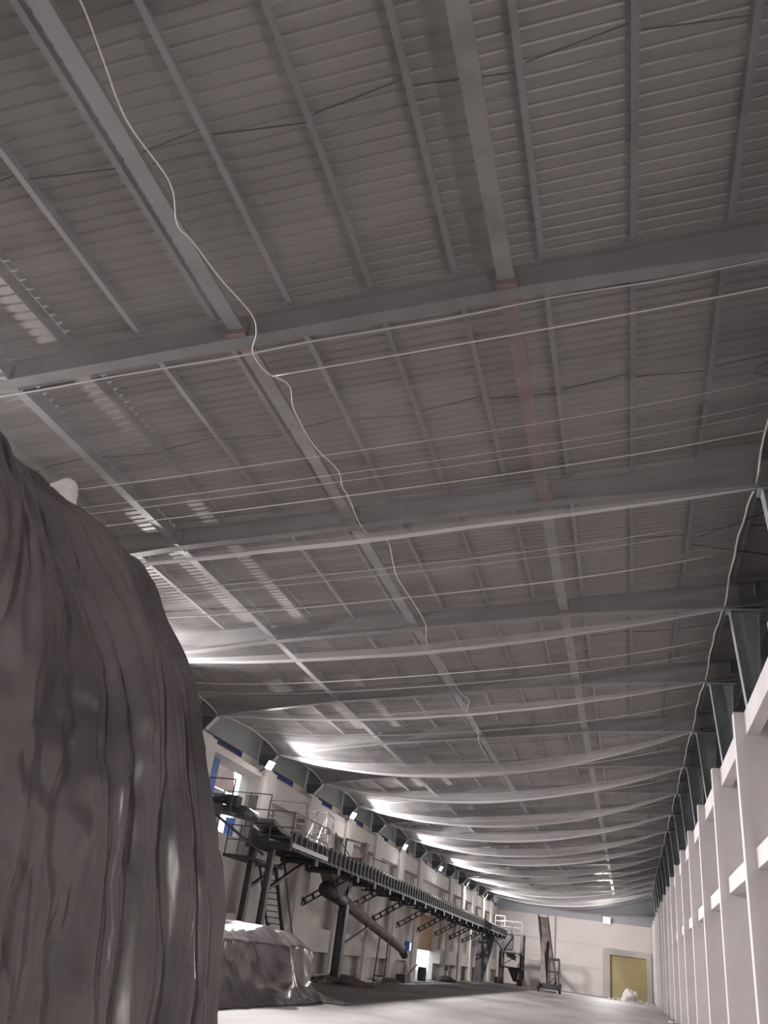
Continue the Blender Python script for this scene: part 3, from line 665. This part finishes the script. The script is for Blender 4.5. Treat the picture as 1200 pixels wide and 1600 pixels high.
def rail(P, h, r=.022, mids=(.5,), posts=True):
    mb = MB()
    for a, b in zip(P, P[1:]):
        for f_ in (1,) + tuple(mids): mb.bar((a[0], a[1], a[2] + h * f_), (b[0], b[1], b[2] + h * f_), r * 2)
    if posts:
        for p in P: mb.bar(p, (p[0], p[1], p[2] + h), r * 2)
    return mb
rail([(-13.7, 30.2, 4.68), (-12.9, 30.2, 4.68), (-12.0, 30.2, 4.68), (-12.0, 32.3, 4.68), (-12.0, 34.3, 4.68)], 1.1).build('handrail', 'mid', t)
rail([(-13.7, 31.6, 5.2), (-12.1, 31.6, 5.2)], 1.15, .02).build('handrail', 'mid', t)
# crossover stair
t = empty('crossover_stair', (-12.4, 33.0, 4.7), 'small bright steel crossover stair with rails above the conveyor', 'stair')
mb = MB(); mb.bar((-12.1, 33.0, 4.7), (-12.25, 34.6, 6.5), .05); mb.bar((-12.6, 33.0, 4.7), (-12.7, 34.6, 6.5), .05)
mb.build('stringer', 'bright', t)
mb = MB()
for k in range(5): f_ = (k + .5) / 5; mb.box(-12.65 - .1 * f_, -12.1 - .15 * f_, 32.9 + 1.6 * f_, 33.15 + 1.6 * f_, 4.68 + 1.0 * f_, 4.71 + 1.0 * f_)
mb.build('tread', 'mid', t)
rail([(-13.7, 34.7, 5.4), (-12.3, 34.7, 5.4), (-12.3, 35.6, 5.3)], 1.1, .02).build('handrail', 'bright', t)
# lower landing with caged ladder
t = empty('ladder_landing', (-14.0, 31.5, 0), 'lower steel landing with a steep ladder behind the platform legs', 'ladder')
MB().box(-14.25, -13.2, 29.4, 32.9, 3.95, 4.05).build('landing', 'dark', t)
rail([(-14.2, 29.4, 4.05), (-13.7, 29.4, 4.05), (-13.25, 29.4, 4.05)], 1.0, .018).build('handrail', 'mid', t)
mb = MB(); mb.bar((-14.0, 32.3, 4.05), (-14.0, 35.9, 0), .08, .06); mb.build('stringer', 'dark', t)
mb = MB(); mb.bar((-13.3, 32.3, 4.05), (-13.3, 35.7, 0), .14, .1); mb.build('stringer', 'dark', t)
for k in range(19):
    f_ = (k + .5) / 19; MB().bar((-14.0, 32.3 + 3.6 * f_, 4.05 * (1 - f_)), (-13.33, 32.3 + 3.4 * f_, 4.05 * (1 - f_)), .035).build('rung', 'dark', t)
mb = MB(); mb.bar((-13.2, 32.4, 4.9), (-13.15, 35.9, .6), .045); mb.bar((-13.1, 32.4, 4.4), (-13.1, 36.2, .1), .035)
mb.build('handrail', 'dark', t)
# incoming cross conveyor through the upper opening
t = empty('feed_conveyor', (-15.5, 29.5, 4.9), 'grey feed conveyor head with drive motor entering through the upper wall opening', 'conveyor')
MB().hexa([(x, y, z + dz) for x, z in ((-17.5, 6.1), (-13.4, 5.5)) for y in (28.6, 29.7) for dz in (-.28, 0)]).build('frame', 'mid', t)
MB().tube([(-13.4, 28.62, 5.42), (-13.4, 29.68, 5.42)], .2, 18).build('head_drum', 'mid', t, smooth=True)
MB().hexa([(x, y, z + dz) for x, z in ((-17.5, 6.16), (-13.4, 5.64)) for y in (28.7, 29.6) for dz in (-.03, 0)]).build('belt', 'rubber', t)
MB().tube([(-14.5, 28.3, 5.75), (-13.95, 28.3, 5.75)], .15, 14).build('motor', 'dark', t, smooth=True)
MB().box(-13.9, -13.5, 28.1, 28.55, 5.5, 5.9).build('gearbox', 'dark', t)
MB().hexa([(-13.6, 30, 5.3), (-13.6, 30, 5.45), (-13.6, 31.6, 4.95), (-13.6, 31.7, 5.15), (-12.7, 30, 5.3), (-12.7, 30, 5.45), (-12.7, 31.6, 4.95), (-12.7, 31.7, 5.15)]).build('transfer_hood', 'brown', t)
t = empty('feed_walkway', (-15, 27.4, 5.0), 'railed walkway beside the feed conveyor in front of the upper wall opening', 'walkway')
MB().box(-17.5, -13.5, 27.75, 28.25, 5.22, 5.3).build('deck', 'mid', t)
rail([(-16.6, 27.8, 5.3), (-15.6, 27.8, 5.3), (-14.6, 27.8, 5.3), (-13.55, 27.8, 5.3)], 1.1, .02).build('handrail', 'mid', t)
rail([(-15.6, 31.2, 5.0), (-14.4, 31.2, 5.0), (-13.5, 31.2, 5.0)], 1.5, .02, ()).build('handrail', 'mid', t)
MB().bar((-14.2, 28.0, 5.2), (-13.0, 30.2, 4.2), .07).build('stay', 'dark', t)
# plough frame riding on conveyor
t = empty('belt_plough', (-12.9, 41.0, 5.0), 'dark boxy plough carriage with handle frame riding on the conveyor', 'carriage')
MB().box(-13.3, -12.5, 41.3, 42.2, 5.08, 5.45).build('body', 'brown', t)
MB().box(-12.9, -12.6, 42.0, 42.4, 5.45, 6.25).build('post', 'brown', t)
mb = MB(); mb.bar((-12.7, 39.0, 5.1), (-12.7, 39.0, 6.0), .06); mb.bar((-12.7, 39.0, 6.0), (-12.7, 42.8, 6.22), .09); mb.bar((-12.3, 42.4, 5.6), (-12.1, 44.2, 5.6), .05); mb.bar((-12.1, 44.2, 5.1), (-12.1, 44.2, 5.6), .05); mb.build('handle_frame', 'dark', t)
t = empty('bent_rail', (-12.4, 36.8, 5.1), 'thin A shaped handrail hoop on the conveyor before the plough carriage', 'handrail')
mb = MB(); mb.tube([(-12.1, 36.0, 5.1), (-12.6, 37.0, 6.0), (-12.9, 38.2, 6.0), (-12.2, 38.6, 5.1)], .025, 6); mb.tube([(-12.6, 37.0, 6.0), (-12.6, 37.3, 5.1)], .022, 6); mb.build('hoop', 'mid', t)

# ================================================================== DISCHARGE TOWER AT THE FAR END
t = empty('discharge_tower', (-11.7, 97.5, 0), 'dark steel discharge tower of frames and chutes at the far end of the conveyor', 'tower')
for x in (-12.9, -10.75):
    for y in (96.3, 98.6): MB().box(x - .13, x + .13, y - .13, y + .13, .5, 4.75).build('leg', 'dark', t)
mb = MB()
for z in (1.55, 2.9, 4.7):
    for y in (96.3, 98.6): mb.bar((-12.9, y, z), (-10.75, y, z), .14)
    for x in (-12.9, -10.75): mb.bar((x, 96.3, z), (x, 98.6, z), .14)
mb.bar((-12.9, 96.2, 1.6), (-10.75, 96.2, 2.85), .07); mb.bar((-12.9, 96.2, 2.9), (-11.7, 96.2, 4.6), .07); mb.build('bracing', 'dark', t)
MB().box(-12.6, -11.7, 96.4, 97.6, 3.2, 4.7).build('head_box', 'dark', t)
MB().hexa([(-12.2, 96.5, 2.5), (-12.6, 96.5, 3.2), (-12.2, 97.3, 2.5), (-12.6, 97.3, 3.2), (-11.3, 96.5, 2.2), (-11.5, 96.5, 3.2), (-11.3, 97.3, 2.2), (-11.5, 97.3, 3.2)]).build('chute', 'mid', t)
MB().hexa([(-11.5, 96.4, .35), (-12.1, 96.4, 1.5), (-11.5, 97.2, .35), (-12.1, 97.2, 1.5), (-11.25, 96.4, .3), (-10.9, 96.4, 1.5), (-11.25, 97.2, .3), (-10.9, 97.2, 1.5)]).build('lower_chute', 'dark', t)
MB().box(-13.35, -12.5, 95.9, 96.7, 0, .55).build('foot_block', 'ash', t); MB().box(-11.05, -10.5, 95.9, 98.9, 0, .6).build('foot_block', 'ash', t)
rail([(-12.9, 96.3, 4.75), (-11.8, 96.3, 4.75), (-10.75, 96.3, 4.75)], 1.1, .035).build('handrail', 'mid', t)
mb = rail([(-13.4, 95.0, 5.2), (-12.4, 95.0, 5.2)], 1.0, .04); mb.build('handrail', 'mid', t)
t = empty('conveyor_end_column', (-14, 88.5, 0), 'broad dark tapered support column under the far end of the conveyor', 'column')
MB().hexa([(-14.25, 88.4, 0), (-14.2, 88.4, 4.1), (-14.25, 88.7, 0), (-14.2, 88.7, 4.1), (-13.45, 88.4, 0), (-12.4, 88.4, 4.1), (-13.45, 88.7, 0), (-12.4, 88.7, 4.1)]).build('shaft', 'mid', t)
MB().bar((-12.6, 88.6, 4.1), (-12.0, 91.0, 3.0), .15, .15).build('stay', 'dark', t)

# ================================================================== MOBILE INCLINED CONVEYOR
t = empty('mobile_conveyor', (-7.1, 87, 0), 'mobile inclined loading conveyor with wheels standing near the end wall', 'conveyor')
P0 = Vector((-6.9, 86.6, .55)); P1 = Vector((-8.15, 91.0, 6.35))
def boom(dx0, dx1, dz0, dz1):
    return MB().hexa([(p.x + dx, p.y, p.z + dz) for p in (P0, P1) for dx in (dx0, dx1) for dz in (dz0, dz1)])
boom(-.35, .45, -.02, .02).build('belt', 'brown', t)
boom(-.5, -.36, -.25, .2).build('side_frame', 'dark', t); boom(.46, .55, -.25, .2).build('side_frame', 'dark', t)
MB().hexa([(-7.9, 86.3, .3), (-7.95, 88.6, 4.5), (-7.9, 86.5, .3), (-7.95, 88.8, 4.5), (-7.2, 86.3, .3), (-7.85, 88.6, 4.5), (-7.2, 86.5, .3), (-7.85, 88.8, 4.5)]).build('side_plate', 'brown', t)
mb = MB()
for x in (-7.0, -6.15): mb.bar((x, 86.3, .3), (x, 86.3, 2.75), .12)
for z in (.6, 1.7, 2.7): mb.bar((-7.1, 86.3, z), (-6.1, 86.3, z), .14 if z < 2 else .25)
mb.bar((-7.0, 86.3, .7), (-6.2, 86.3, 1.7), .08); mb.build('support_frame', 'dark', t)
MB().box(-7.6, -6.2, 86.1, 87.6, .25, .7).build('chassis', 'dark', t)
for x in (-7.95, -6.05):
    mb = MB(); mb.tube([(x - .1, 86.2, .42), (x + .1, 86.2, .42)], .42, 20); w_ = mb.build('wheel', 'rubber', t, smooth=False)
    mb = MB(); mb.tube([(x - .12, 86.2, .42), (x + .12, 86.2, .42)], .18, 12)
    sub(mb, 'hub', 'mid', w_)
MB().box(-8.5, -6.3, 85.6, 86.0, .06, .16).build('tow_bar', 'dark', t)
MB().bar((-6.1, 86.3, 2.7), (-5.9, 86.2, .5), .05).build('stay', 'mid', t)

# ================================================================== SMALL THINGS ON THE FLOOR
t = empty('barrel', (-14.2, 64.9, 0), 'dark barrel standing in the bright gateway', 'barrel')
MB().tube([(-14.2, 64.9, 0.0), (-14.2, 64.9, .1), (-14.2, 64.9, .4), (-14.2, 64.9, .8), (-14.2, 64.9, .86)], [.29, .31, .32, .31, .29], 20).build('drum', 'dark', t, smooth=False)
def lump(cx, cy_, sx, sy, sz, name, m, label, cat, seed):
    def f(a, b):
        th = a * 2 * PI; r = math.sin(b * PI / 2 + 1e-4); h = math.cos(b * PI / 2)
        n_ = 1 + .45 * noise.noise(Vector((math.cos(th) * 1.6 * r + seed, math.sin(th) * 1.6 * r, h * 2)))
        n2 = .25 * noise.noise(Vector((math.cos(th) * 4 * r + seed, math.sin(th) * 4 * r, 3)))
        return (cx + sx * r * math.cos(th) * n_, cy_ + sy * r * math.sin(th) * n_, max(.006, sz * h * (n_ + n2)))
    return tag(MB().grid(f, 40, 14).build(name, m, smooth=False), label, cat)
lump(-13.3, 41.8, 1.6, 2.2, .32, 'debris_mound', 'ash', 'dark mound of debris around the foot of the support column', 'debris', 1)
lump(-13.7, 53.0, .5, 2.4, .22, 'debris_mound', 'ash', 'flat dark scrap strip on the floor between chute legs and gateway', 'debris', 5)
lump(-13.9, 73.0, .7, 1.6, .35, 'debris_mound', 'ash', 'low dark debris mound just beyond the gateway', 'debris', 9)
lump(.1, 96.5, .95, .8, .95, 'rubble_pile', 'rubble', 'pale rubble pile in front of the olive end door', 'rubble', 12)
for i, (x, y, s_) in enumerate([(-1.9, 97.5, .16), (-1.35, 97.2, .2), (1.05, 97.8, .22), (1.7, 98.2, .18), (-.9, 96.5, .2), (2.1, 96.0, .14)]):
    o = lump(x, y, s_, s_, s_ * .9, 'rubble_chunk', 'rubble', 'small pale chunk near the rubble pile, %s from the left' % ORD[[0, 1, 3, 4, 2, 5][i]], 'rubble', 20 + i); o['group'] = 'pale chunks before the end door'
t = empty('scrap_trolley', (-13.6, 56.6, 0), 'small dark scrap machine with a slanted handle before the gateway', 'machine')
MB().box(-13.9, -13.3, 56.0, 57.6, .0, .42).build('body', 'dark', t)
MB().hexa([(-13.8, 56.4, .5), (-13.75, 56.7, 1.0), (-13.8, 57.2, .5), (-13.75, 57.0, 1.0), (-13.4, 56.4, .5), (-13.5, 56.7, 1.0), (-13.4, 57.2, .5), (-13.5, 57.0, 1.0)]).build('hood', 'brown', t)
MB().bar((-13.5, 57.5, .4), (-13.3, 59.2, 1.05), .06).build('handle', 'dark', t)
t = empty('scrap_post', (-13.9, 72.2, 0), 'short dark post with a round head in the debris beyond the gateway', 'post')
MB().bar((-13.9, 72.2, .2), (-13.9, 72.2, .85), .1).build('post', 'dark', t)
MB().tube([(-13.95, 72.1, .95), (-13.75, 72.1, .95)], .18, 12).build('head', 'dark', t)
for i, (x, y, s_) in enumerate([(2.2, 55.8, .16), (2.3, 52.6, .12), (3.2, 57.2, .3), (3.15, 51.5, .28)]):
    o = lump(x, y, s_, s_ * 1.3, s_ * .6, 'rubble_chunk', 'rubble', ['pale chunk lying on the floor left of the right piers, farther', 'pale chunk on the floor left of the right piers, nearer', 'rubble between right piers, farther', 'rubble between right piers, nearer'][i], 'rubble', 40 + i)
